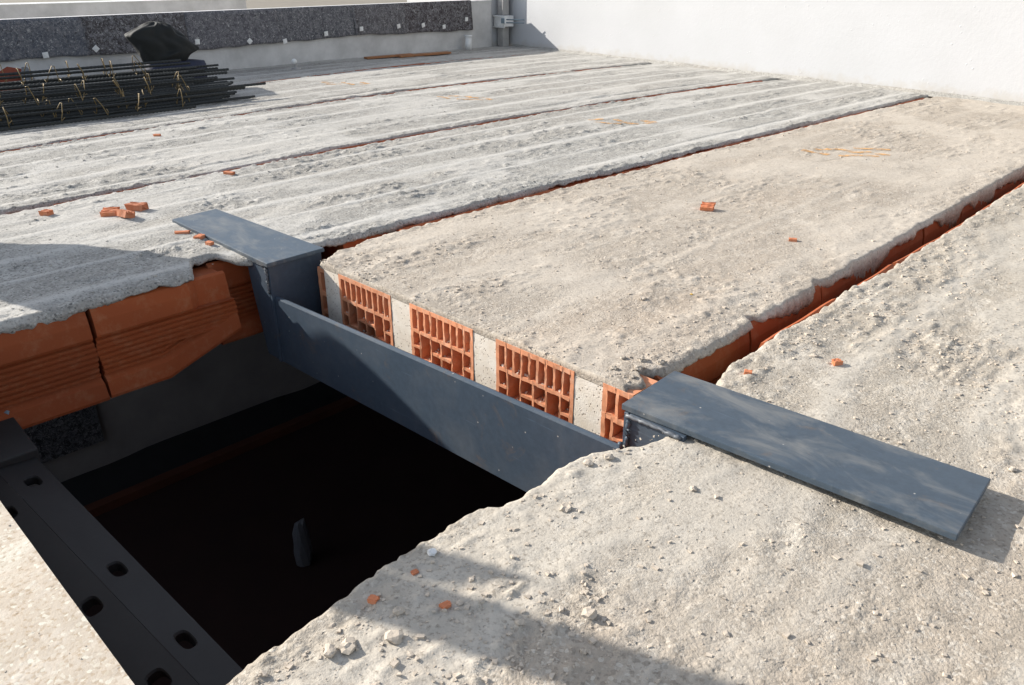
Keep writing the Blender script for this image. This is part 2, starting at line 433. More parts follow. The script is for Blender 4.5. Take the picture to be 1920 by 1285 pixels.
def grit(parent, sk, xr_, yr_, n, smin, smax, material, seed, dens=None, protos=PROTO0):
    g = np.random.default_rng(seed)
    x = g.uniform(*xr_, n * 3); y = yr_[0] + (yr_[1] - yr_[0]) * g.random(n * 3) ** 1.5
    ok = (x > sk.xl(y) + .028) & (x < sk.xr(y) - .028)
    if dens is not None: ok &= dens(x, y)
    w = sk.rmask(x, y); ok &= g.random(n * 3) < (.08 + .92 * w ** 1.5)
    x, y = x[ok][:n], y[ok][:n]
    s = smin + (smax - smin) * g.random(len(x)) ** 5
    z = sk.z(x, y)
    V = []; F = []; off = 0
    for i in range(len(x)):
        co, fs = protos[i % len(protos)]
        a = g.uniform(0, 6.28); ca, sa = math.cos(a), math.sin(a)
        c = co * s[i] * np.array([1, g.uniform(.6, 1), g.uniform(.5, .95)])
        V.append(np.stack([c[:, 0] * ca - c[:, 1] * sa + x[i], c[:, 0] * sa + c[:, 1] * ca + y[i], c[:, 2] + z[i] + s[i] * .05], 1))
        F.append(fs + off); off += len(co)
    V = np.concatenate(V); F = np.concatenate(F)
    me = bpy.data.meshes.new('grit'); me.from_pydata(V.tolist(), [], F.tolist()); me.update()
    o = link('grit', me, material, parent); tag(o, kind='stuff')
    return o

# ------------------------------------------------------------------ clay blocks
BL = .378
def edge_block_mesh(variant, length=BL, broken=0):
    """extruded clay block seen from its grooved side (+x); origin at the near top corner, face outwards +x"""
    prof = [(-.14, -.034), (-.03, -.024), (-.006, -.0125), (.004, -.018), (.012, -.05), (.016, -.088), (.014, -.094), (.003, -.098)]
    z = -.102
    for k in range(7):
        prof += [(.001, z), (.0085, z - .0025), (.0085, z - .0085), (.001, z - .0115)]; z -= .0146
    prof += [(.004, z - .002), (.018, z - .012), (.026, z - .05), (.024, z - .058), (-.14, z - .06)]
    rnd = random.Random(variant)
    bm = bmesh.new(); L = length - .006
    ny = 12; rows = []
    for j in range(ny + 1):
        y = .003 + L * j / ny
        row = []
        for k, (px, pz) in enumerate(prof):
            w = .0010 * math.sin(j * .8 + variant * 2 + k * .05) 
            yy = y
            if j in (0, ny): yy += .003 * math.sin(k * .22 + variant) * (1 if j == 0 else -1) + rnd.uniform(-.0006, .0006)
            row.append(bm.verts.new((px + w, yy, pz + w * .5)))
        rows.append(row)
    for A, B in zip(rows, rows[1:]):
        for k in range(len(prof) - 1): bm.faces.new((A[k], A[k + 1], B[k + 1], B[k]))
    bm.faces.new(rows[0]); bm.faces.new(rows[-1][::-1])
    if broken == 1:      # piece of the top band and of the lower corner knocked off at the far end
        for v in bm.verts:
            if v.co.y > L * .70 and v.co.z > -.09 and v.co.x > -.05:
                v.co.x -= .030; v.co.z -= .010
            if v.co.z < -.17 and v.co.y > L * .45:
                v.co.z += (v.co.y - L * .45) * .34; v.co.x -= .006
    return bm_mesh(bm, 'hollow_block')
EB = [edge_block_mesh(k) for k in range(4)]
EB_BROKEN = edge_block_mesh(1, .388, 1)

def edge_blocks(parent, line, y0, y1, side, inset=.006, zoff=0.0, skip=()):
    k = 0; y = y0
    while y < y1:
        if k not in skip:
            o = link('hollow_block', EB[(k + int(y0 * 10)) % 4], M['terra'], parent)
            x = float(line(y + .19)); sl = float(line(y + .38) - line(y)) / .38
            if side > 0:
                o.location = (x - inset - sl * .19, y, zoff + random.uniform(-.003, .003)); o.rotation_euler = (0, 0, -math.atan(sl))
            else:
                o.location = (x + inset + sl * .19, y + BL, zoff + random.uniform(-.003, .003)); o.rotation_euler = (0, 0, math.pi - math.atan(sl))
        y += BL; k += 1

def cell_block_mesh(w, h, cells, depth, seed, jit=.0012):
    """block seen on its sawn end (facing -y): solid webs round rectangular cells; origin at the top left of the face"""
    xs_ = {0.0, w}; zs_ = {0.0, h}
    for a, b, c, d in cells: xs_ |= {a, b}; zs_ |= {c, d}
    def refine(s, step):
        s = sorted(s); out = []
        for a, b in zip(s, s[1:]):
            n = max(1, int((b - a) / step)); out += [a + (b - a) * k / n for k in range(n)]
        return out + [s[-1]]
    xs_ = refine(xs_, .011); zs_ = refine(zs_, .011)
    nx, nz = len(xs_) - 1, len(zs_) - 1
    solid = np.ones((nx, nz), bool)
    for i in range(nx):
        for j in range(nz):
            cx = (xs_[i] + xs_[i + 1]) / 2; cz = (zs_[j] + zs_[j + 1]) / 2
            if any(a < cx < b and c < cz < d for a, b, c, d in cells): solid[i, j] = False
    rnd = random.Random(seed)
    bm = bmesh.new(); V = {}
    jx = {}
    def vert(i, j, back):
        key = (i, j, back)
        if key not in V:
            if (i, j) not in jx:
                border = i in (0, nx) or j in (0, nz)
                jx[(i, j)] = (0 if border else rnd.uniform(-jit, jit), 0 if border else rnd.uniform(-jit, jit))
            dx, dz = jx[(i, j)]
            V[key] = bm.verts.new((xs_[i] + dx, depth if back else rnd.uniform(-.0008, .0008), -(zs_[j] + dz)))
        return V[key]
    for i in range(nx):
        for j in range(nz):
            if not solid[i, j]:
                bm.faces.new((vert(i, j, 1), vert(i + 1, j, 1), vert(i + 1, j + 1, 1), vert(i, j + 1, 1))); continue
            bm.faces.new((vert(i, j, 0), vert(i + 1, j, 0), vert(i + 1, j + 1, 0), vert(i, j + 1, 0)))
            for (di, dj, a, b) in ((-1, 0, (i, j), (i, j + 1)), (1, 0, (i + 1, j), (i + 1, j + 1)), (0, -1, (i, j), (i + 1, j)), (0, 1, (i, j + 1), (i + 1, j + 1))):
                ii, jj = i + di, j + dj
                if not (0 <= ii < nx and 0 <= jj < nz) or not solid[ii, jj]:
                    bm.faces.new((vert(*a, 0), vert(*b, 0), vert(*b, 1), vert(*a, 1)))
    me = bm_mesh(bm, 'cell_block')
    return me
def full_cells(w=.236, h=.24):
    c = []
    m = .010; n = 9; web = .0062; cw = (w - 2 * m - web * (n - 1)) / n
    for k in range(n):
        x = m + k * (cw + web); c.append((x, x + cw, .011, .066))
    z0 = .075
    xw = [.024, .036, .034, .034, .036, .024]; web2 = (w - 2 * m - sum(xw)) / 5
    x = m
    for k, ww in enumerate(xw):
        if k in (1, 4): c += [(x, x + ww, z0, z0 + .068), (x, x + ww, z0 + .076, z0 + .14)]
        else:
            c += [(x, x + ww, z0, z0 + .036), (x, x + ww, z0 + .043, z0 + .079), (x, x + ww, z0 + .086, z0 + .14)]
        x += ww + web2
    return c
def half_cells(w, flip):
    c = [(.012, .034, .012, .064), (.041, w - .010, .012, .068), (.010, .024, .076, .15), (.031, w - .010, .080, .115), (.031, w - .010, .122, .16), (.010, w - .012, .17, .225)]
    return [(w - b, w - a, z0, z1) for a, b, z0, z1 in c] if flip else c

# =================================================================== SETTING
gb = bmesh.new(); bmesh.ops.create_grid(gb, x_segments=1, y_segments=1, size=1500)
g = link('ground', bm_mesh(gb, 'ground'), M['earth']); g.location = (0, 0, -6.2); tag(g, kind='structure')

# the room below the deck
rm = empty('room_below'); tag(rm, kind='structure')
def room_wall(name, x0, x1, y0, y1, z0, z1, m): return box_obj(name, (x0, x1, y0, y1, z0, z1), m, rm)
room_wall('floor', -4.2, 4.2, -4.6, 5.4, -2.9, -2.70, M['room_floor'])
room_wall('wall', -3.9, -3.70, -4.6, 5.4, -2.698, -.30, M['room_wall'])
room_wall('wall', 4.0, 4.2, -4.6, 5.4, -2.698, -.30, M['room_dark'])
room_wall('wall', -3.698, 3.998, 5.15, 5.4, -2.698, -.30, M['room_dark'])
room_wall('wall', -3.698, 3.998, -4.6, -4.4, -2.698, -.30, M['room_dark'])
# dark plinth and terracotta course along the foot of that wall
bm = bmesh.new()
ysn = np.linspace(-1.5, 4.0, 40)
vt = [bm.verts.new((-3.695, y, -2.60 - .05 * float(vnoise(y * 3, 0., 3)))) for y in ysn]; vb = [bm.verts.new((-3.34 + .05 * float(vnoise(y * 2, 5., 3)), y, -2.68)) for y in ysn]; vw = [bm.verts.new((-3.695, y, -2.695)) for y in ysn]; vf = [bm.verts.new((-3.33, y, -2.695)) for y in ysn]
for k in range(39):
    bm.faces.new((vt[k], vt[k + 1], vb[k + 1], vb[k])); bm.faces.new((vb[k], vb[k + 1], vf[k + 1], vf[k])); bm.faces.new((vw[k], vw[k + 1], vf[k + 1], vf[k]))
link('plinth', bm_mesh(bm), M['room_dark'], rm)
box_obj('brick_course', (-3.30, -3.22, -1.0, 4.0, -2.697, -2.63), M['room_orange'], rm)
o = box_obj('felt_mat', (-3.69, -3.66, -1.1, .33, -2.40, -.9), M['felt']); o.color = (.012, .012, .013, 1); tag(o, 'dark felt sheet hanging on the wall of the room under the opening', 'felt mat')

# =================================================================== PLANKS
def core(parent, x0, x1, y0, y1, name='plank_core', m=None):
    return box_obj(name, (x0, x1, y0, y1, -.27, -.03), m or M['cut'], parent)
def flange(parent, x0, x1, y0, y1):
    return box_obj('bottom_flange', (x0, x1, y0, y1, -.300, -.272), M['conc_grey'], parent)

# ---- A: the plank sawn off at the opening
GAPL = .062
A = empty('precast_plank', (0, 0, 0)); tag(A, 'sawn-off concrete plank in the middle showing hollow orange bricks at its cut end', 'floor plank', 'precast planks of the roof deck', 'thing')
skA = Skin(lambda y: J0(y) + GAPL + .052 * (1 - sstep(.0, .35, y)), JR, 3, .75, .6, .8, streak=.45)
topping(A, skA, spacing(0.0, 5.0, 0.2, .0048, .0042), 215, M['conc_mid'], front=-.020, seed=3, drop_r=(.008, .075), drop_y=.55, y1fun=lambda X: wall_y(X) + .01,
        edge_r=lambda y: -.045 * np.exp(-((y - .095) / .028) ** 2) - .028 * np.exp(-((y - .56) / .02) ** 2) - .02 * np.exp(-((y - .93) / .03) ** 2) - .018 * (1 - sstep(0, .05, y)),
        edge_l=lambda y: .03 * (1 - sstep(.0, .10, y)))
core(A, .19, 1.03, .26, 4.58)
flange(A, .03, 1.235, .02, 4.60)
FC = full_cells(); TOPZ = -.012
bx_ = [.176, .489, .801]
for k, x in enumerate(bx_):
    o = link('cell_block', cell_block_mesh(.234, .25, [(a, b, c, d) for a, b, c, d in full_cells(.234)], .25, 11 + k), M['terra_cut'], A)
    o.location = (x, -.0015, -.016 + .002 * k)
hb = link('cell_block', cell_block_mesh(.075, .25, half_cells(.075, False), .085, 21), M['terra_cut'], A); hb.location = (1.112, -.0015, -.010)
hb = link('cell_block', cell_block_mesh(.052, .22, [(.014, .040, .012, .07), (.012, .042, .085, .13), (.012, .042, .14, .2)], .25, 22), M['terra_cut'], A); hb.location = (.050, .012, -.030)
for x0, x1 in ((.104, .1755), (.4105, .4885), (.7235, .8005), (1.0355, 1.1115)):
    box_obj('concrete_rib', (x0, x1, .0, .26, -.268, -.019), M['cut'], A)
edge_blocks(A, JR, .10, 4.3, 1, inset=.012)
edge_blocks(A, lambda y: J0(y) + GAPL, .36, 4.3, -1, inset=-.016, zoff=.009)
# crumbs lying in the mouths of the cells
gb_ = np.random.default_rng(5); V = []; F = []; off = 0
for k, x in enumerate(bx_):
    for (a, b, c, d) in full_cells(.234):
        for _ in range(gb_.integers(2, 5)):
            co, fs = PROTO0[gb_.integers(5)]; s = gb_.uniform(.0013, .0034)
            V.append(co * s + np.array([x + gb_.uniform(a + .003, b - .003), gb_.uniform(.001, .02), -.016 + .002 * k - d + s * .6])); F.append(fs + off); off += len(co)
me = bpy.data.meshes.new('crumbs'); me.from_pydata(np.concatenate(V).tolist(), [], np.concatenate(F).tolist())
tag(link('crumbs', me, M['cut'], A), kind='stuff')
grit(A, skA, (0, 1.2), (.0, 3.6), 4200, .0010, .0048, M['grit_warm'], 1)

# ---- B: plank left of the opening
def planks_left(label, jr_fun, jl_fun, y0, seed, ncol, d0, k, first_block, m='conc_grey', edge_r=None, ngrit=1500, gr=(0.0014, .006), core_cut=0, drop=(.004, .020)):
    P = empty('precast_plank'); tag(P, label, 'floor plank', 'precast planks of the roof deck', 'thing')
    sk = Skin(lambda y: jl_fun(y) + .055, jr_fun, seed, 1.05, .6, ribs=5, step=True)
    topping(P, sk, spacing(y0, 5.1, .1, d0, k), ncol, M[m], seed=seed, y1fun=lambda X: wall_y(X) + .01, edge_r=edge_r, drop_r=drop)
    # solid body following the joint lines
    bm = bmesh.new(); ys = np.linspace(y0, 5.0, 16); rows = []
    for y in ys:
        a = float(jl_fun(y)) + .20; b = float(jr_fun(y)) - .23
        yy = min(y, float(wall_y((a + b) / 2)) - .02)
        rows.append([bm.verts.new(c) for c in ((a, yy, -.03), (b, yy, -.03), (b, yy, -.27), (a, yy, -.27))])
    for R0, R1 in zip(rows, rows[1:]):
        for i in range(4): bm.faces.new((R0[i], R0[(i + 1) % 4], R1[(i + 1) % 4], R1[i]))
    bm.faces.new(rows[0]); bm.faces.new(rows[-1])
    link('plank_core', bm_mesh(bm), M['cut'], P)
    bm = bmesh.new(); rows = []
    for y in ys:
        a = float(jl_fun(y)) + .012; b = float(jr_fun(y)) - core_cut
        rows.append([bm.verts.new(c) for c in ((a, y, -.272), (b, y, -.272), (b, y, -.3), (a, y, -.3))])
    for R0, R1 in zip(rows, rows[1:]):
        for i in range(4): bm.faces.new((R0[i], R0[(i + 1) % 4], R1[(i + 1) % 4], R1[i]))
    bm.faces.new(rows[0]); bm.faces.new(rows[-1])
    link('bottom_flange', bm_mesh(bm), M['conc_grey'], P)
    grit(P, sk, (-4.6, .1), (max(y0, -.9), 3.5), ngrit, *gr, M['grit_grey'], seed)
    return P, sk
notch = lambda y: -.125 * np.exp(-((np.asarray(y) + .130) / .070) ** 4)
B, skB = planks_left('grey concrete plank left of the opening carrying the short steel plate', J0, J1, -1.6, 5, 200, .0055, .0048, 0, edge_r=notch, ngrit=4200, core_cut=.18)
edge_blocks(B, J0, -.586 - 3 * BL, -.60, 1, inset=.004)
o = link('hollow_block', EB_BROKEN, M['terra'], B); o.location = (float(J0(-.3)) - .004, -.586, 0.0); o['label'] = 'chipped orange block with a piece broken from its top corner'
# deeper block laid bare behind the broken end
o = link('hollow_block', EB[2], M['terra'], B); o.location = (float(J0(-.1)) - .120, -.215, -.010); o['label'] = 'recessed orange block laid bare beside the steel hanger'
edge_blocks(B, J0, .17, 4.4, 1, inset=.006)
edge_blocks(B, lambda y: J1(y) + .055, -.7, 4.5, -1, inset=-.020, zoff=.012)
B2, skB2 = planks_left('second grey concrete plank left of the sawn one, striped with pale streaks', J1, J2, -1.0, 8, 170, .008, .0058, 0, ngrit=3000)
edge_blocks(B2, J1, -.62, 4.4, 1, inset=.004)
edge_blocks(B2, lambda y: J2(y) + .055, -.3, 4.6, -1, inset=-.020, zoff=.014)
B3, skB3 = planks_left('concrete plank under the end of the rebar stack', J2, J3, -1.0, 12, 130, .011, .0065, 0, ngrit=1800, drop=(.0005, .010))
edge_blocks(B3, J2, -.30, 4.5, 1, inset=.002, zoff=.004)
edge_blocks(B3, lambda y: J3(y) + .055, .9, 4.7, -1, inset=-.018, zoff=.013)
B4, skB4 = planks_left('farthest concrete plank running along the foot of the parapet', J3, lambda y: PARX - .3 + 0 * np.asarray(y, float), -1.0, 15, 70, .014, .009, 0, ngrit=500, drop=(.002, .012))
edge_blocks(B4, J3, .90, 4.7, 1, inset=.004)

# ---- R: plank on the right, nearest to the lens
Rk = empty('precast_plank'); tag(Rk, 'rough concrete plank on the right edge of the opening carrying the long steel plate', 'floor plank', 'precast planks of the roof deck', 'thing')
RLx = np.array([-3, -.95, -.74, -.58, -.47, -.40, -.365, -.30, -.227, -.143, -.09, -.044, .02, .12, .173, .265, .333, .568, .82, 1.03, 1.3, 1.7, 2.5, 5.2])
RLv = np.array([1.262, 1.259, 1.253, 1.239, 1.233, 1.240, 1.262, 1.258, 1.252, 1.264, 1.292, 1.312, 1.33, 1.335, 1.318, 1.284, 1.264, 1.252, 1.262, 1.250, 1.262, 1.266, 1.258, 1.25])
RL = lambda y: np.interp(y, RLx, RLv)
skR = Skin(RL, lambda y: 2.40 + 0 * np.asarray(y, float), 21, .95, .6, 1.15, base=-.004, streak=.7)
topping(Rk, skR, spacing(-1.25, 5.0, -.6, .0046, .0050), 250, M['conc_right'], seed=21, y1fun=lambda X: wall_y(X) + .01, drop_r=(.015, .05))
core(Rk, 1.42, 2.39, -3.0, 4.25)
flange(Rk, 1.26, 2.40, -3.0, 4.28)
edge_blocks(Rk, RL, .40, 4.1, -1, inset=-.006, zoff=.004)
edge_blocks(Rk, RL, -3 * BL - .03, -.05, -1, inset=.03, zoff=-.03)
grit(Rk, skR, (1.2, 2.15), (-.95, 2.6), 9000, .0009, .0052, M['grit_warm'], 4)
grit(Rk, skR, (1.2, 2.15), (-.95, 1.4), 300, .0025, .0065, M['stone'], 44, protos=PROTO)
# rest of the deck to the right, out of the picture
R2 = empty('precast_plank'); tag(R2, 'outermost concrete plank right of the long steel plate', 'floor plank', 'precast planks of the roof deck', 'thing')
box_obj('concrete_topping', (2.42, 4.4, -3.0, 4.0, -.05, -.002), M['conc_right'], R2, .006); box_obj('plank_core', (2.5, 4.4, -3.0, 4.0, -.3, -.052), M['cut'], R2)

# ---- N: cream plank on the near side of the opening
Nk = empty('precast_plank'); tag(Nk, 'pale cream plank stub in the bottom left corner before the opening', 'floor plank', 'precast planks of the roof deck', 'thing')
skN = Skin(lambda y: -.03 + 0 * np.asarray(y, float), lambda y: 1.212 + 0 * np.asarray(y, float), 33, .12, .2, .3, ribs=0)
ysN = spacing(-.985, 1.0, -.985, .006, .01)
ysN = (-.985 - (ysN + .985))[::-1]
tN = topping(Nk, skN, ysN, 180, M['conc_cream'], seed=33)
bm = bmesh.new(); box(bm, .05, 1.20, -2.9, -.987, -.27, -.012); link('plank_core', bm_mesh(bm), M['cut'], Nk)
grit(Nk, skN, (.4, 1.2), (-1.3, -.99), 120, .0008, .0022, M['conc_cream'], 9)

# ---- faded orange spray marks on the planks
def stroke(bm, sk, pts, w):
    P = [np.array(p, float) for p in pts]; Q = []
    for a, b in zip(P, P[1:]):
        n = max(2, int(np.linalg.norm(b - a) / .012)); Q += [a + (b - a) * k / n for k in range(n)]
    Q.append(P[-1]); prev = None
    for i, c in enumerate(Q):
        t = Q[min(i + 1, len(Q) - 1)] - Q[max(i - 1, 0)]; t = t / (np.linalg.norm(t) + 1e-9); nn = np.array([-t[1], t[0]])
        row = []
        for s in (-1, -.33, .33, 1):
            q = c + nn * s * w / 2; row.append(bm.verts.new((q[0], q[1], float(sk.z(q[0], q[1])) + .0022)))
        if prev:
            for k in range(3): bm.faces.new((prev[k], prev[k + 1], row[k + 1], row[k]))
        prev = row
def scrawl(parent, sk, ox, oy, sc, strokes):
    ca, sa = math.cos(.62), math.sin(.62)
    bm = bmesh.new()
    for st in strokes:
        stroke(bm, sk, [(ox + sc * (a * ca - b * sa), oy + sc * (a * sa + b * ca)) for a, b in st], .032)
    o = link('paint_mark', bm_mesh(bm), M['paint'], parent)
    return o
S1 = [[(-.20, .02), (-.10, -.06)], [(-.14, .05), (-.02, .06), (.02, .0), (.10, .02)], [(-.06, -.07), (.11, -.07)], [(.11, -.01), (.16, -.05)], [(.04, .10), (.2, .09)]]
S2 = [[(-.20, .0), (-.12, .03)], [(-.06, .06), (.0, -.03), (.07, -.06)], [(.08, .05), (.16, .0), (.1, -.04)], [(-.16, -.05), (-.02, -.08)]]
scrawl(A, skA, .54, 2.50, 1.0, S1); scrawl(B, skB, -.66, 2.43, 1.0, S2)
scrawl(B2, skB2, -1.90, 2.42, 1.0, S1[:4]); scrawl(B3, skB3, -3.04, 2.30, 1.0, S2)

# =================================================================== WALLS
wall_ang = math.atan(WALL_S)
W = empty('white_wall', (-4.9, float(wall_y(-4.9)), 0), wall_ang)
tag(W, 'tall sunlit white stucco wall closing the far side of the deck', 'wall', kind='thing')
box_obj('stucco_face', (0, 9.0, .03, .28, -.02, 3.2), M['stucco'], W)
bm = bmesh.new()   # little mortar fillet along the foot
prev = None
for k, xx in enumerate(np.linspace(.6, 8.5, 220)):
    d = .010 + .016 * float(fbm(xx * 3, 1., 3, 3)); hgt = .006 + .014 * float(fbm(xx * 4, 5., 4, 3))
    row = [bm.verts.new((xx, .029 - d - .02, -.004)), bm.verts.new((xx, .029 - d * .3, hgt)), bm.verts.new((xx, .0295, hgt + .008))]
    if prev:
        for i in range(2): bm.faces.new((prev[i], prev[i + 1], row[i + 1], row[i]))
    prev = row
link('mortar_fillet', bm_mesh(bm), M['conc_grey'], W)
Cn = box_obj('corner_wall', (-1.2, .46, -.17, .20, -.02, 3.2), M['stucco']); Cn.location = W.location; Cn.rotation_euler = (0, 0, wall_ang)
tag(Cn, 'narrow projecting corner of white wall beside the end of the parapet', 'wall', kind='thing')

par = empty('parapet_wall', (PARX, 2, 0)); par.rotation_euler = (.0047, 0, 0); tag(par, 'low white parapet wall hung with dark felt mats', 'parapet', kind='thing')
bm = bmesh.new(); box(bm, -.16, 0, -6.5, 3.10, -.05, .428, .004); link('wall_body', bm_mesh(bm), M['parapet'], par)
bm = bmesh.new(); box(bm, -.175, .006, -6.5, 3.10, .4281, .440, .004); link('coping', bm_mesh(bm), M['white'], par)
nb = empty('neighbour_wall', (-6.0, 3.2, -6.2)); tag(nb, 'plain white wall of the next roof beyond the parapet', 'wall', kind='thing')
box_obj('wall_body', (-.25, 0, -9, 0, 0, 6.668), M['parapet'], nb); box_obj('coping', (-.26, .006, -9, .006, 6.6685, 6.675), M['white'], nb)

# felt mats over the parapet
seams = [-.2, .30, 1.041, 1.795, 2.585, 3.348, 3.925, 4.80]
stick = [(.755, .206, .1), (1.093, .227, .7), (1.853, .231, 0), (2.295, .211, .75), (2.617, .193, .2), (3.028, .232, .1), (3.404, .254, .05), (3.829, .258, .2), (4.127, .254, .25), (4.39, .228, .15), (4.691, .285, 0)]
mat_names = ['blue-grey felt mat hidden behind the left end of the rebar stack', 'blue-grey felt mat at the left frame edge above the rebar stack', 'dark brown felt mat behind the black sack', 'grey felt mat just right of the black sack', 'fourth felt mat from the corner, wavy lower edge',
             'narrow felt mat, second from the wall corner', 'dark brown felt mat nearest the wall corner']
zb = lambda y: .158 + .004 * y + .012 * math.sin(y * 2.3) + .016 * float(fbm(y * 2.2, 2., 8, 3)) 
mat_names = ['blue-grey felt mat out past the left frame edge on the parapet'] + mat_names[1:]
for k in range(7):
    y0, y1 = seams[k] + .004, seams[k + 1] - .004 + .012
    if k == 6: y1 = 4.80
    n = 30; m_ = 14
    yy = np.linspace(y0, y1, n); rows = []
    bm = bmesh.new()
    for y in yy:
        e = min((y - y0), (y1 - y)); pull = .022 * math.exp(-e / .05)
        low = zb(y) + .02 * float(vnoise(y * 9, k * 3., 4)) * .6
        dz = (y - 2) * .0047 - .030; path = [(-.02, .4745 + dz), (-.01, .4745 + dz), (.004, .4735 + dz), (.013, .462 + dz)]
        for j in range(m_):
            t = (j + 1) / m_; z = .462 + dz + (low - .462 - dz) * t
            path.append((.014 + .016 * t * float(.4 + fbm(y * 5, t * 2 + k, 6, 2)) + pull * t * .5 + k % 2 * .004, z))
        path.append((path[-1][0] - .008, path[-1][1] - .001)); 
        rows.append([bm.verts.new((PARX + a, y, z)) for a, z in path])
    for R0, R1 in zip(rows, rows[1:]):
        for i in range(len(R0) - 1): bm.faces.new((R0[i], R0[i + 1], R1[i + 1], R1[i]))
    me = bm_mesh(bm, 'felt_mat'); 
    o = link('felt_mat', me, M['felt'], None, True); tag(o, mat_names[k], 'felt mat', 'felt mats draped over the parapet')
    o.color = [(.075, .082, .10, 1), (.075, .082, .10, 1), (.050, .043, .044, 1), (.085, .083, .095, 1), (.072, .074, .085, 1), (.075, .07, .075, 1), (.040, .030, .032, 1)][k]
    sl = o.modifiers.new('thick', 'SOLIDIFY'); sl.thickness = .006; sl.offset = -1
    for (sy, sz, a) in stick:
        if y0 <= sy < y1:
            bm = bmesh.new(); box(bm, 0, .003, -.019, .019, -.019, .019, .001)
            s = link('washer_plate', bm_mesh(bm), M['white'], o); s.location = (PARX + .056, sy, sz); s.rotation_euler = (a, .12, 0)

# downpipe, box and brackets in the corner
dp = empty('downpipe', (W.location.x, W.location.y, 0), wall_ang); tag(dp, 'grey square downpipe with white collar box in the shaded wall corner', 'downpipe')
bm = bmesh.new(); box(bm, .505, .60, -.10, -.02, .0, .197, .006); link('pipe', bm_mesh(bm), M['pipe'], dp)
bm = bmesh.new(); box(bm, .505, .60, -.10, -.02, .305, 3.2, .006); link('pipe', bm_mesh(bm), M['pipe'], dp)
bm = bmesh.new(); box(bm, .48, .665, -.13, -.01, .198, .304, .004); cb = link('collar_box', bm_mesh(bm), M['white'], dp)
bm = bmesh.new(); box(bm, .47, .61, -.145, -.132, .290, .304, .003); link('lip', bm_mesh(bm), M['white'], cb)
bm = bmesh.new(); box(bm, .43, .675, -.142, -.131, .188, .1975, .002); link('lip', bm_mesh(bm), M['white'], cb)
br = empty('pipe_clamp', (W.location.x, W.location.y, 0), wall_ang); tag(br, 'blue-grey clamp with two rods beside the white collar box', 'clamp')
bm = bmesh.new(); box(bm, .64, .70, -.158, -.132, .232, .282, .004); link('clamp_body', bm_mesh(bm), M['bracket'], br)
bm = bmesh.new(); box(bm, .702, .716, -.16, -.128, .226, .286, .003); link('clamp_nut', bm_mesh(bm), M['white'], br)
for z in (.242, .272):
    bm = bmesh.new(); tube(bm, [(.717, -.143, z), (.93, -.08, z + .004)], .006); link('rod', bm_mesh(bm), M['bracket'], br, True)
st = empty('pipe_stub', (-4.33, 4.68, 0)); tag(st, 'short white pipe stub at the foot of the parapet', 'pipe')
bm = bmesh.new(); tube(bm, [(0, 0, -.01), (0, 0, .12)], .034, 16); link('pipe', bm_mesh(bm), M['white'], st, True)
bm = bmesh.new(); tube(bm, [(0, 0, .121), (0, 0, .138)], .040, 16); link('rim', bm_mesh(bm), M['white'], st, True)

# =================================================================== STEEL TRIMMER
T = empty('steel_trimmer', (.6, -.1, -.3)); tag(T, 'grey painted steel hanger beam across the opening holding up the sawn plank', 'steel beam')
OFF = Vector((.6, -.1, -.3))
def tpart(name, bm, m, parent=T, smooth=False):
    for v in bm.verts: v.co -= OFF
    return link(name, bm_mesh(bm, name), m, parent, smooth)
def slab_poly(bm, pts_top, th, bev=.0015):
    """prism below a (near) planar top outline, bevelled"""
    top = [bm.verts.new(p) for p in pts_top]; bot = [bm.verts.new((p[0], p[1], p[2] - th)) for p in pts_top]
    n = len(top); bm.faces.new(top); bm.faces.new(bot[::-1])
    for k in range(n): bm.faces.new((top[k], bot[k], bot[(k + 1) % n], top[(k + 1) % n]))
    bmesh.ops.recalc_face_normals(bm, faces=bm.faces)
    bmesh.ops.bevel(bm, geom=list(bm.edges), offset=bev, segments=2, affect='EDGES', profile=.5)
# beam web: left end lower than the right by a hair, rounded top edge
bm = bmesh.new()
xsb = np.linspace(.012, 1.238, 30); sect = []
for x in xsb:
    t = (x - .012) / 1.226; zt = -.094 + .036 * t; zbt = -.300 + .028 * t; y = -.112 + .010 * t
    prof = [(-.007, zbt), (-.007, zt - .006), (-.005, zt - .0018), (0, zt), (.005, zt - .0018), (.007, zt - .006), (.007, zbt)]
    sect.append([bm.verts.new((x, y + a, z)) for a, z in prof])
for A_, B_ in zip(sect, sect[1:]):
    for k in range(7): bm.faces.new((A_[k], A_[(k + 1) % 7], B_[(k + 1) % 7], B_[k]))
bm.faces.new(sect[0]); bm.faces.new(sect[-1][::-1])
tpart('beam_web', bm, M['steel'])
bm = bmesh.new(); box(bm, .03, 1.23, -.094, -.004, -.282, -.2695, .002); tpart('bearing_shelf', bm, M['steel'])
# left bearing plate on plank B, right bearing plate on plank R
bm = bmesh.new(); slab_poly(bm, [(-.564, -.131, .015), (-.580, .030, .015), (.034, .052, .014), (.039, -.138, .014)], .0115); tpart('bearing_plate', bm, M['plate'])
bm = bmesh.new(); slab_poly(bm, [(1.2276, -.095, .026), (1.2216, .087, .026), (1.791, .120, .027), (1.7998, -.064, .027)], .0125); tpart('bearing_plate', bm, M['plate'])
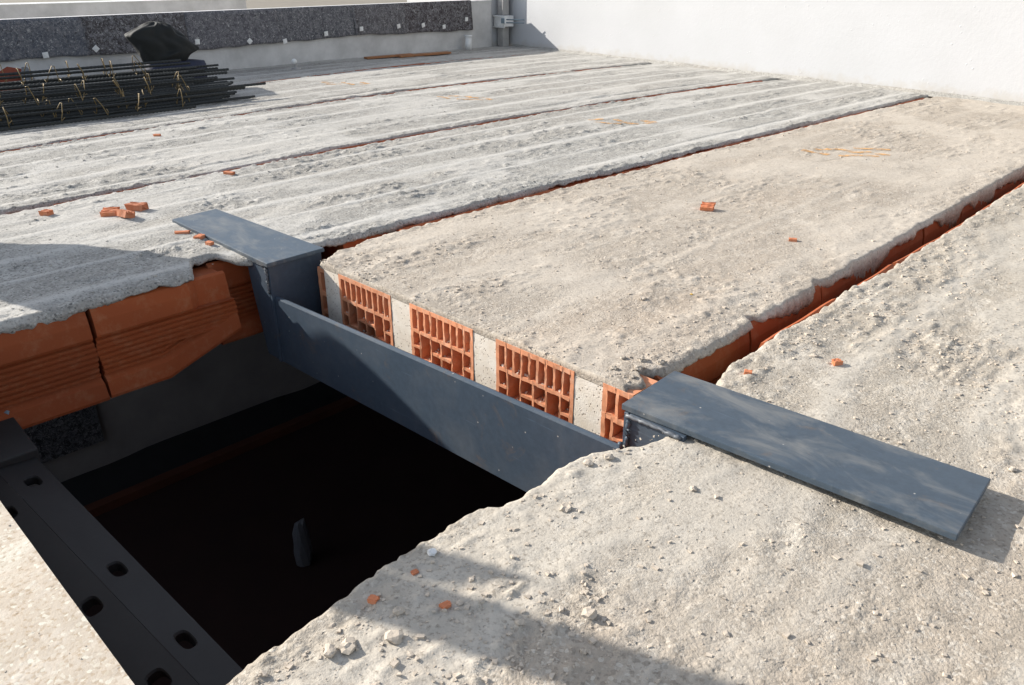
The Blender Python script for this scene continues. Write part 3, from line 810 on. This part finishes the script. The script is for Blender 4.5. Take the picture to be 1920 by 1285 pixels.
# end webs: one face across (x), one side cheek along (y) at each end
def vplate(pts, nrm, th):
    bm = bmesh.new(); n = Vector(nrm) * th
    a = [bm.verts.new(p) for p in pts]; b = [bm.verts.new(Vector(p) + n) for p in pts]; k = len(a)
    bm.faces.new(a); bm.faces.new(b[::-1])
    for i in range(k): bm.faces.new((a[i], b[i], b[(i + 1) % k], a[(i + 1) % k]))
    bmesh.ops.recalc_face_normals(bm, faces=bm.faces); bmesh.ops.bevel(bm, geom=list(bm.edges), offset=.001, segments=1, affect='EDGES'); return bm
tpart('end_web', vplate([(-.100, -.128, .002), (.010, -.128, .002), (.010, -.122, -.298), (-.055, -.122, -.298), (-.085, -.126, -.12)], (0, 1, 0), .010), M['steel'])
tpart('side_cheek', vplate([(.0115, -.126, .0022), (.0115, .047, .0022), (.0115, .047, -.30), (.0115, -.126, -.30)], (1, 0, 0), .011), M['steel'])
tpart('end_web', vplate([(1.247, -.096, .0125), (1.365, -.096, .0125), (1.365, -.096, -.285), (1.247, -.096, -.285)], (0, 1, 0), .010), M['steel'])
tpart('side_cheek', vplate([(1.2355, -.097, .0127), (1.2355, .082, .0127), (1.2355, .082, -.285), (1.2355, -.097, -.285)], (1, 0, 0), .010), M['steel'])
def weld(pts, rad):
    P = [Vector(p) for p in pts]; Q = []; R_ = []
    for a, b in zip(P, P[1:]):
        n = max(3, int((b - a).length / .005))
        for k in range(n):
            Q.append(a + (b - a) * (k / n) + Vector((random.uniform(-1, 1), random.uniform(-1, 1), random.uniform(-1, 1))) * rad * .3); R_.append(rad * (.8 + .5 * float(vnoise(len(Q) * .45, 3., 7))))
    Q.append(P[-1]); R_.append(rad * .7); bm = bmesh.new(); tube(bm, Q, R_, 8); return bm
tpart('weld_bead', weld([(1.243, -.0985, .0095), (1.30, -.0985, .0095), (1.36, -.0985, .0095)], .0036), M['weld'], smooth=True)
tpart('weld_bead', weld([(1.2475, -.0995, .004), (1.2480, -.0995, -.08), (1.2475, -.099, -.28)], .0042), M['steel'], smooth=True)
tpart('weld_bead', weld([(1.239, -.105, -.048), (1.239, -.110, -.10), (1.239, -.110, -.27)], .0045), M['steel'], smooth=True)
tpart('weld_bead', weld([(-.095, -.130, -.001), (.012, -.131, -.001)], .004), M['weld'], smooth=True)
tpart('weld_bead', weld([(.0125, -.1285, -.004), (.0125, -.1285, -.085)], .0042), M['weld'], smooth=True)

# =================================================================== PERFORATED CHANNEL
PCH = empty('perforated_channel', (.25, -.87, -.3)); tag(PCH, 'dark perforated steel channel lying along the near edge of the opening', 'channel')
def perforated(n_holes, quad, thick, hole=(.044, .028)):
    """quad: four corners a (left near), b (right near), c (right far), d (left far); holes: list of positions 0..1 along"""
    a, b, c, d = [Vector(p) for p in quad]
    P = lambda s, t: (a * (1 - s) + b * s) * (1 - t) + (d * (1 - s) + c * s) * t
    nrm = (b - a).cross(d - a).normalized(); Ls = (b - a).length; Lt = (d - a).length
    bm = bmesh.new(); cuts = [0]
    for h in n_holes: cuts += [h - .05, h + .05]
    cuts.append(1)
    def quadpair(s0, s1):
        tp = [bm.verts.new(P(s, t)) for s, t in ((s0, 0), (s1, 0), (s1, 1), (s0, 1))]; bt = [bm.verts.new(v.co - nrm * thick) for v in tp]
        bm.faces.new(tp); bm.faces.new(bt[::-1])
        for i in range(4): bm.faces.new((tp[i], bt[i], bt[(i + 1) % 4], tp[(i + 1) % 4]))
    for k in range(0, len(cuts), 2): quadpair(cuts[k], cuts[k + 1])
    for h in n_holes:
        n = 24; outer = []; inner = []
        for k in range(n):
            ang = 2 * math.pi * k / n; ca, sa = math.cos(ang), math.sin(ang)
            m_ = max(abs(ca), abs(sa)); outer.append((h + .05 * ca / m_, .5 + .5 * sa / m_))
            e = 3.2; rr = (abs(ca) ** e + abs(sa) ** e) ** (-1 / e)
            inner.append((h + hole[0] / 2 / Ls * ca * rr, .5 + hole[1] / 2 / Lt * sa * rr))
        lip = [(h + (s - h) * 1.16, .5 + (t - .5) * 1.16) for s, t in inner]
        ov = [bm.verts.new(P(*q)) for q in outer]; lv = [bm.verts.new(P(*q)) for q in lip]; iv = [bm.verts.new(P(*q) - nrm * .003) for q in inner]; dv = [bm.verts.new(P(*q) - nrm * .02) for q in inner]
        for k in range(n):
            j = (k + 1) % n
            bm.faces.new((ov[k], ov[j], lv[j], lv[k])); bm.faces.new((lv[k], lv[j], iv[j], iv[k])); bm.faces.new((iv[k], iv[j], dv[j], dv[k]))
    for v in bm.verts: v.co -= Vector((.25, -.87, -.3))
    return bm
x0, x1 = .14, 1.30
ll = lambda x: (x - x0) / (x1 - x0)
bm = perforated([ll(.252), ll(.662), ll(.915), ll(1.15)], [(x0, -.903, -.240), (x1, -.846, -.240), (x1, -.790, -.246), (x0, -.822, -.246)], .004)
link('upper_flange', bm_mesh(bm), M['dark_steel'], PCH)
bm = perforated([ll(.330), ll(.720), ll(.960), ll(1.18)], [(x0, -.975, -.256), (x1, -.918, -.256), (x1, -.8465, -.2405), (x0, -.9035, -.2405)], .004)
link('lower_flange', bm_mesh(bm), M['dark_steel'], PCH)
bm = bmesh.new(); slab_poly(bm, [(-.12, -.98, -.226), (.15, -.98, -.226), (.15, -.812, -.226), (-.12, -.803, -.226)], .06, .004)
for v in bm.verts: v.co -= Vector((.25, -.87, -.3))
link('unlit_rail_end', bm_mesh(bm), M['stand_in_black'], PCH)  # black block for the rail's unlit end, its shade put into the colour
bm = bmesh.new(); tube(bm, [(-.11, -.806, -.224), (-.06, -.806, -.218), (-.05, -.819, -.221)], .010, 8)
for v in bm.verts: v.co -= Vector((.25, -.87, -.3))
link('end_clip', bm_mesh(bm), M['bracket'], PCH, True)

# =================================================================== REBAR STACK
def rebar_mesh(L=3.3, rad=.0085):
    n = int(L / .011); bm = bmesh.new(); rings = []
    for i in range(n + 1):
        y = -L + L * i / n; rr = rad * (1.10 if i % 2 else .93)
        rings.append([bm.verts.new((rr * math.cos(2 * math.pi * k / 6 + .3 * (i % 2)), y, rr * math.sin(2 * math.pi * k / 6))) for k in range(6)])
    for A_, B_ in zip(rings, rings[1:]):
        for k in range(6): bm.faces.new((A_[k], A_[(k + 1) % 6], B_[(k + 1) % 6], B_[k]))
    bm.faces.new(rings[0]); bm.faces.new(rings[-1][::-1]); return bm_mesh(bm, 'rebar')
RB = rebar_mesh()
def stirrup_mesh(w, h, sd):
    bm = bmesh.new(); r = random.Random(sd)
    pts = [(-w / 2 - .012, 0, .012), (-w / 2, 0, -.006), (-w / 4, r.uniform(-.01, .01), h * .5), (-.006, 0, h), (.006, .004, h + .003), (w / 4, r.uniform(-.01, .01), h * .5), (w / 2, 0, -.006), (w / 2 + .006, .006, .016), (w / 2 - .02, .02, .022)]
    tube(bm, pts, .0024, 6); return bm_mesh(bm, 'stirrup')
ST = [stirrup_mesh(.095, .088, k) for k in range(3)]
ZD = .006
cages = []
for k, x in enumerate((-2.80, -2.92, -3.04, -3.16, -3.28, -3.40, -3.52)): cages.append((x, ZD + .012, 0, k))
for k, x in enumerate((-2.95, -3.08, -3.21, -3.34, -3.47)): cages.append((x, ZD + .078, 1, k))
for k, x in enumerate((-3.22, -3.42)): cages.append((x, ZD + .150, 2, k))
rr = random.Random(3)
glab = {0: 'dark ribbed steel rod in the bottom layer of the rebar stack', 1: 'dark ribbed steel rod in the middle layer of the rebar stack', 2: 'dark ribbed steel rod in the top layer of the rebar stack'}
gn = ['bottom layer of the rebar stack', 'middle layer of the rebar stack', 'top layer of the rebar stack']
sn = 0
for (x, z, layer, k) in cages:
    sk_ = rr.uniform(-.006, .012)
    for (dx, dz) in ((-.036, 0), (.036, 0), (0, .050)):
        o = link('rebar', RB, M['rebar']); yend = 1.14 + rr.random() * .46 - (.15 if layer == 0 and k < 2 else 0)
        o.location = (x + .05 + dx + rr.uniform(-.008, .008), yend, z + dz + rr.uniform(-.003, .004)); o.rotation_euler = (-sk_ * .15, rr.uniform(0, 3), sk_ + rr.uniform(-.006, .006))
        tag(o, glab[layer], 'rebar', gn[layer])
    vis = layer == 2 or k < 2
    if vis:
        y = rr.uniform(-.1, .1)
        while y < 1.05:
            o = link('stirrup', ST[sn % 3], M['wire'], None, True); sn += 1
            o.location = (x + .05 + rr.uniform(-.01, .01), y, z + .002 + rr.uniform(0, .012)); o.rotation_euler = (rr.uniform(-.35, .35), rr.uniform(-.08, .08), rr.uniform(-.5, .5))
            tag(o, 'thin rusty wire hook bent over the rods of the rebar stack', 'wire tie', 'wire ties on the rebar stack')
            y += rr.uniform(.13, .26)
for k, (x, z, ye) in enumerate(((-2.74, .012, .75), (-2.77, .03, .62), (-2.83, .075, .95), (-2.88, .10, .72), (-3.02, .145, .85))):
    bm = bmesh.new(); tube(bm, [(x + .008 * math.sin(i * .9 + k), -1.4 + (ye + 1.4) * i / 24, z + .006 * math.sin(i * .7 + k * 2)) for i in range(25)], .004, 6)
    o = link('wire_rod', bm_mesh(bm), M['rebar'], None, True); tag(o, 'thin wavy wire rod along the front of the rebar stack', 'wire rod', 'wire rods on the rebar stack')

# sack and bag behind the bars
def blob(levels, xc, seed, depth, nseg=28, crease=.012):
    bm = bmesh.new(); rings = []
    for li, (z, ya, yb, dm) in enumerate(levels):
        ring = []
        for k in range(nseg):
            a = 2 * math.pi * k / nseg; ca, sa = math.cos(a), math.sin(a)
            e = 2.6; rr_ = (abs(ca) ** e + abs(sa) ** e) ** (-1 / e)
            cr = crease * (float(fbm(k * .55 + li * .35, li * .6, seed, 3)) - .5) * 2
            ring.append(bm.verts.new((xc + (depth * dm + cr) * sa * rr_, (ya + yb) / 2 + ((yb - ya) / 2 + cr * .6) * ca * rr_, z + cr * .6)))
        rings.append(ring)
    for A_, B_ in zip(rings, rings[1:]):
        for k in range(nseg): bm.faces.new((A_[k], A_[(k + 1) % nseg], B_[(k + 1) % nseg], B_[k]))
    bm.faces.new(rings[0][::-1]); bm.faces.new(rings[-1]); return bm
lv = [(.150, 1.17, 1.44, .8), (.185, 1.16, 1.46, .95), (.215, 1.15, 1.47, 1), (.235, 1.14, 1.55, 1), (.252, 1.13, 1.545, .95), (.29, 1.115, 1.49, .95), (.325, 1.085, 1.455, .9), (.345, 1.07, 1.43, .85), (.365, 1.09, 1.41, .8), (.395, 1.16, 1.38, .7), (.415, 1.22, 1.345, .5), (.424, 1.26, 1.31, .2)]
bm = blob(lv, -3.74, 5, .13, 44, .034)
o = link('sack', bm_mesh(bm), M['black_cloth'], None, True); tag(o, 'crumpled black sack heaped behind the rebar ends', 'sack')
o.modifiers.new('sub', 'SUBSURF').levels = 1; o.modifiers['sub'].render_levels = 2
bg_ = empty('bag', (-3.72, 1.34, 0)); tag(bg_, 'dark navy bag with a white stripe under the black sack', 'bag')
bm = blob([(-.002, 1.17, 1.53, .8), (.01, 1.15, 1.55, 1), (.08, 1.145, 1.56, 1), (.13, 1.15, 1.565, 1), (.165, 1.17, 1.555, .9), (.175, 1.22, 1.5, .6)], -3.70, 9, .115, crease=.006)
for v in bm.verts: v.co -= Vector((-3.72, 1.34, 0))
link('bag_body', bm_mesh(bm), M['navy_cloth'], bg_, True)
bm = bmesh.new(); tube(bm, [(-3.565, 1.150, .135), (-3.560, 1.165, .108), (-3.560, 1.20, .117), (-3.560, 1.25, .132)], .006, 6)
for v in bm.verts: v.co -= Vector((-3.72, 1.34, 0))
link('white_stripe', bm_mesh(bm), M['white'], bg_, True)
# rag and scraps behind the stack
def scrap(name, loc, size, m, label, cat, seed, group=None, rz=0):
    bm = bmesh.new(); bmesh.ops.create_icosphere(bm, subdivisions=2, radius=1)
    r = random.Random(seed)
    for v in bm.verts:
        v.co = Vector((v.co.x * size[0], v.co.y * size[1], max(v.co.z, -.4) * size[2])) * (1 + .35 * (float(vnoise(v.co.x * 2 + 5, v.co.y * 2 + v.co.z * 2, seed)) - .5)) + Vector((r.uniform(-1, 1), r.uniform(-1, 1), r.uniform(-1, 1))) * min(size) * .12
    zmin = min(v.co.z for v in bm.verts)
    for v in bm.verts: v.co.z -= zmin
    o = link(name, bm_mesh(bm), m); o.location = loc; o.rotation_euler = (0, 0, rz); tag(o, label, cat, group); return o
scrap('rag', (-4.05, .42, 0), (.06, .15, .11), M['red_rag'], 'orange-red rag lying behind the rebar stack', 'rag', 3)
scrap('plastic_scrap', (-3.96, .50, .0), (.03, .05, .13), M['plastic'], 'whitish plastic scrap among the rag behind the rebar', 'scrap', 6)
# timber boards near the wall corner
for k, (p0, p1, w, lab) in enumerate((((-4.27, 3.36), (-4.19, 3.83), .07, 'left short orange board lying flat near the parapet end'), ((-4.18, 3.66), (-4.08, 4.20), .09, 'right longer orange board lying flat near the parapet end'))):
    d = Vector((p1[0] - p0[0], p1[1] - p0[1], 0)); n = Vector((-d.y, d.x, 0)).normalized() * w / 2
    bm = bmesh.new(); a = Vector((*p0, .022)); b = Vector((*p1, .028))
    slab_poly(bm, [a - n, b - n * .8, b + n, a + n * 1.1], .016, .002)
    mid = (a + b) / 2
    for v in bm.verts: v.co -= Vector((mid.x, mid.y, 0))
    o = link('timber_board', bm_mesh(bm), M['timber']); o.location = (mid.x, mid.y, 0); tag(o, lab, 'board', 'boards by the parapet')
ab = empty('anchor', (-4.06, 2.51, 0)); tag(ab, 'small anchor with a white ball top standing on the shaded far plank', 'anchor')
bm = bmesh.new(); tube(bm, [(0, 0, -.005), (0, 0, .012), (0, 0, .013), (0, 0, .05)], [.04, .036, .012, .010], 10); link('base', bm_mesh(bm), M['pipe'], ab, True)
bm = bmesh.new(); bmesh.ops.create_uvsphere(bm, u_segments=12, v_segments=8, radius=.022)
for v in bm.verts: v.co += Vector((0, -.01, .062))
link('ball', bm_mesh(bm), M['white'], ab, True)

# =================================================================== BRICK FRAGMENTS AND STONES
def fragment(loc, size, rz, label, sk, seed, grooves=True, rx=0.0, group='brick fragments lying on the planks', dz=0):
    bm = bmesh.new(); r = random.Random(seed); L_, w, h = size
    prof = []
    n = 4
    for k in range(n):
        y = -w / 2 + w * k / n; prof += [(y, h), (y + w / n * .62, h)]
        if grooves: prof += [(y + w / n * .70, h * .66), (y + w / n * .94, h * .66)]
    prof += [(w / 2, h), (w / 2, 0), (-w / 2, 0)]
    nx = 4; rows = []
    for i in range(nx + 1):
        x = -L_ / 2 + L_ * i / nx
        rows.append([bm.verts.new((x + (r.uniform(-.1, .1) * L_ if i in (0, nx) else 0), a * (1 + r.uniform(-.06, .06)), b * (1 + r.uniform(-.08, .05)))) for a, b in prof])
    for A_, B_ in zip(rows, rows[1:]):
        for k in range(len(prof)): bm.faces.new((A_[k], A_[(k + 1) % len(prof)], B_[(k + 1) % len(prof)], B_[k]))
    bm.faces.new(rows[0]); bm.faces.new(rows[-1][::-1])
    o = link('brick_fragment', bm_mesh(bm), M['terra_bit']); o.location = (loc[0], loc[1], float(sk.z(loc[0], loc[1])) - .002 + dz); o.rotation_euler = (rx, 0, rz)
    tag(o, label, 'brick fragment', group); return o
fragment((-.952, -.385), (.03, .028, .018), .5, 'single small brick fragment at the far left of the plank before the steel plate', skB, 1)
fragment((-.795, -.235), (.050, .036, .020), .9, 'grooved brick fragment, left one of the pile left of the short steel plate', skB, 2, True, .25, dz=.003)
fragment((-.725, -.215), (.050, .034, .022), .2, 'grooved brick fragment, nearest of the pile left of the short steel plate', skB, 3, True, -.3, dz=.003)
fragment((-.790, -.150), (.062, .036, .026), .55, 'grooved brick fragment, farthest of the pile left of the short steel plate', skB, 4)
fragment((-.335, -.150), (.030, .022, .014), 2.0, 'pale brick chip against the front edge of the short steel plate', skB, 5, False)
fragment((-.43, -.160), (.042, .016, .008), 1.0, 'thin brick sliver beside the far end of the short steel plate', skB, 6, False)
fragment((-.26, -.155), (.022, .015, .010), .3, 'tiny dark red brick chip along the short steel plate', skB, 7, False)
fragment((.587, 1.239), (.042, .034, .022), .4, 'brick lump lying alone in the middle of the sawn plank', skA, 8, True, .3)
fragment((.96, 1.12), (.022, .016, .010), .4, 'small brick crumb on the sawn plank near its right joint', skA, 9, False)
fragment((-2.03, .465), (.03, .018, .012), .7, 'brick chip on the second grey plank near the rebar stack', skB2, 10, False)
fragment((-1.059, .331), (.04, .022, .012), .4, 'brick chip near the joint of the two grey planks', skB, 11, False)
fragment((1.312, .222), (.014, .012, .010), .4, 'orange brick crumb at the broken edge behind the long steel plate', skR, 12, False, dz=.0)
fragment((1.288, -.709), (.012, .010, .007), .4, 'red brick crumb in the shade near the plank edge, left one', skR, 13, False)
fragment((1.363, -.649), (.013, .010, .007), 1.4, 'red brick crumb in the shade, right one', skR, 14, False)
fragment((1.283, -.635), (.009, .008, .005), 1.4, 'tiny red brick crumb at the start of the shadow', skR, 15, False)
fragment((1.345, -.035), (.018, .010, .008), 1.4, 'orange brick crumb in front of the long steel plate', skR, 16, False)
fragment((1.42, .40), (.018, .014, .012), 1.0, 'brick crumb on the right plank behind the long steel plate', skR, 17, False)
def pebble(x, y, s, label, seed, sk=skR, m='stone', z=.7):
    co, fs = stone_proto(seed, 2)
    r = random.Random(seed); co = co * np.array([s * r.uniform(.9, 1.2), s * r.uniform(.7, 1), s * z])
    co = co + (fbm(co[:, 0] / s * 2 + 9, co[:, 1] / s * 2 + co[:, 2] / s * 2 + 9, seed, 2) - .5)[:, None] * s * .4
    me = bpy.data.meshes.new('pebble'); me.from_pydata(co.tolist(), [], fs.tolist())
    o = link('pebble', me, M[m]); o.location = (x, y, float(sk.z(x, y)) + s * .28); o.rotation_euler = (0, 0, r.uniform(0, 6)); tag(o, label, 'stone', 'loose stones on the right plank'); return o
pebble(1.508, -.530, .0115, 'beige angular pebble with a long shadow right of the shaded band', 1)
pebble(1.360, -.731, .011, 'beige pebble just below the shaded band', 2)
pebble(1.331, -.778, .013, 'larger beige pebble near the bottom edge of the near plank', 3)
pebble(1.322, -.800, .011, 'round pale pebble at the lower left of the near plank', 4)
pebble(1.339, -.382, .010, 'pebble near the plank edge in front of the beam', 5)
pebble(1.285, -.262, .009, 'pebble on the plank edge just below the beam end', 6)
pebble(1.30, -.225, .010, 'brownish pebble near the beam end', 7)
pebble(1.453, -.202, .007, 'small pebble in front of the middle of the long steel plate', 8)
pebble(1.375, .705, .013, 'grey stone in a hollow of the right plank beyond the steel plate', 9)
pebble(1.37, .40, .009, 'small angular stone between the joint and the long steel plate', 10)
pebble(1.27, -.593, .008, 'small white pebble on the plank edge where the shadow begins', 11, m='white')
pebble(1.455, -.605, .006, 'tiny pale pebble beside the tip of the shadow', 12)
pebble(1.33, -.70, .008, 'yellowish pebble at the lower border of the shaded band', 13)
pebble(1.80, .22, .008, 'pale pebble right of the end of the long steel plate', 14)
pebble(.92, .40, .008, 'grey pebble on the sawn plank near its right corner', 15, skA)
pebble(.985, .52, .005, 'tiny yellow crumb on the sawn plank near the right joint', 16, skA, 'yellow')
# rough lumps at the broken right corner of the sawn plank
for k, (x, y, s) in enumerate(((1.10, .05, .009), (1.135, .085, .012), (1.12, .12, .010), (1.155, .14, .010), (1.085, .10, .007), (1.15, .045, .008))):
    o = pebble(x, y, s, 'concrete crumb at the broken right corner of the sawn plank', 30 + k, skA, 'conc_mid'); o['group'] = 'crumbs at the broken corner'

# dim things on the room floor
scrap('plastic_bag', (-1.78, .80, -2.70), (.06, .055, .25), M['plastic'], 'cloudy upright plastic bag on the dark floor far below the opening', 'plastic bag', 21)
bm = bmesh.new(); tube(bm, [(-.05, -.35, 0), (.0, .0, .006), (.06, .35, 0)], .012, 8); o = link('stick', bm_mesh(bm), M['wood'], None, True); o.location = (-.95, 1.5, -2.688); tag(o, 'pale stick lying on the dark floor below the beam', 'stick')

# =================================================================== OUT OF FRAME, ADDED TO THROW THE SHADOWS
def sn_(s, n): return (s * .936 - n * .352, s * .352 + n * .936)
tanel = math.tan(SUN_EL)
for (n0, n1, tip, lab, slope) in ((-1.056, -.992, 1.14, 'shorter upright board added to cast shadow, unseen left of the opening', .12), (-1.148, -1.058, 1.95, 'taller upright board added to cast shadow, unseen left of the opening', 0)):
    a = sn_(-.60, n0); b = sn_(-.60, n1); h = (tip + .60) * tanel  # unseen boards added for the two-pronged shadow on the right plank
    c = ((a[0] + b[0]) / 2, (a[1] + b[1]) / 2); w = (n1 - n0) / 2
    bm = bmesh.new(); box(bm, -.012, .012, -w, w, -.004, h, .002, 1)
    for v in bm.verts:
        if v.co.z > h * .6 and v.co.y < 0: v.co.z -= slope * .5
    o = link('shadow_board', bm_mesh(bm), M['wood']); o.location = (c[0], c[1], 0); o.rotation_euler = (0, 0, math.atan2(.352, .936)); tag(o, lab, 'board', 'unseen boards added to cast shadow left of the opening')
c = sn_(-1.5, -.395)  # added flared shape, outline set by the shadow wanted on the left plank
bm = bmesh.new(); tube(bm, [(0, 0, -.004), (0, 0, .15), (0, 0, .30), (0, 0, .38), (0, 0, .45), (0, 0, .54), (0, 0, .60), (0, 0, .66), (0, 0, .70)], [.10, .085, .10, .15, .196, .22, .222, .20, .11], 28)
o = link('flared_shadow_caster', bm_mesh(bm), M['stand_in_black'], None, True); o.location = (c[0], c[1], 0); tag(o, 'added unseen flared tub standing on the plank left of the opening', 'shadow_caster')
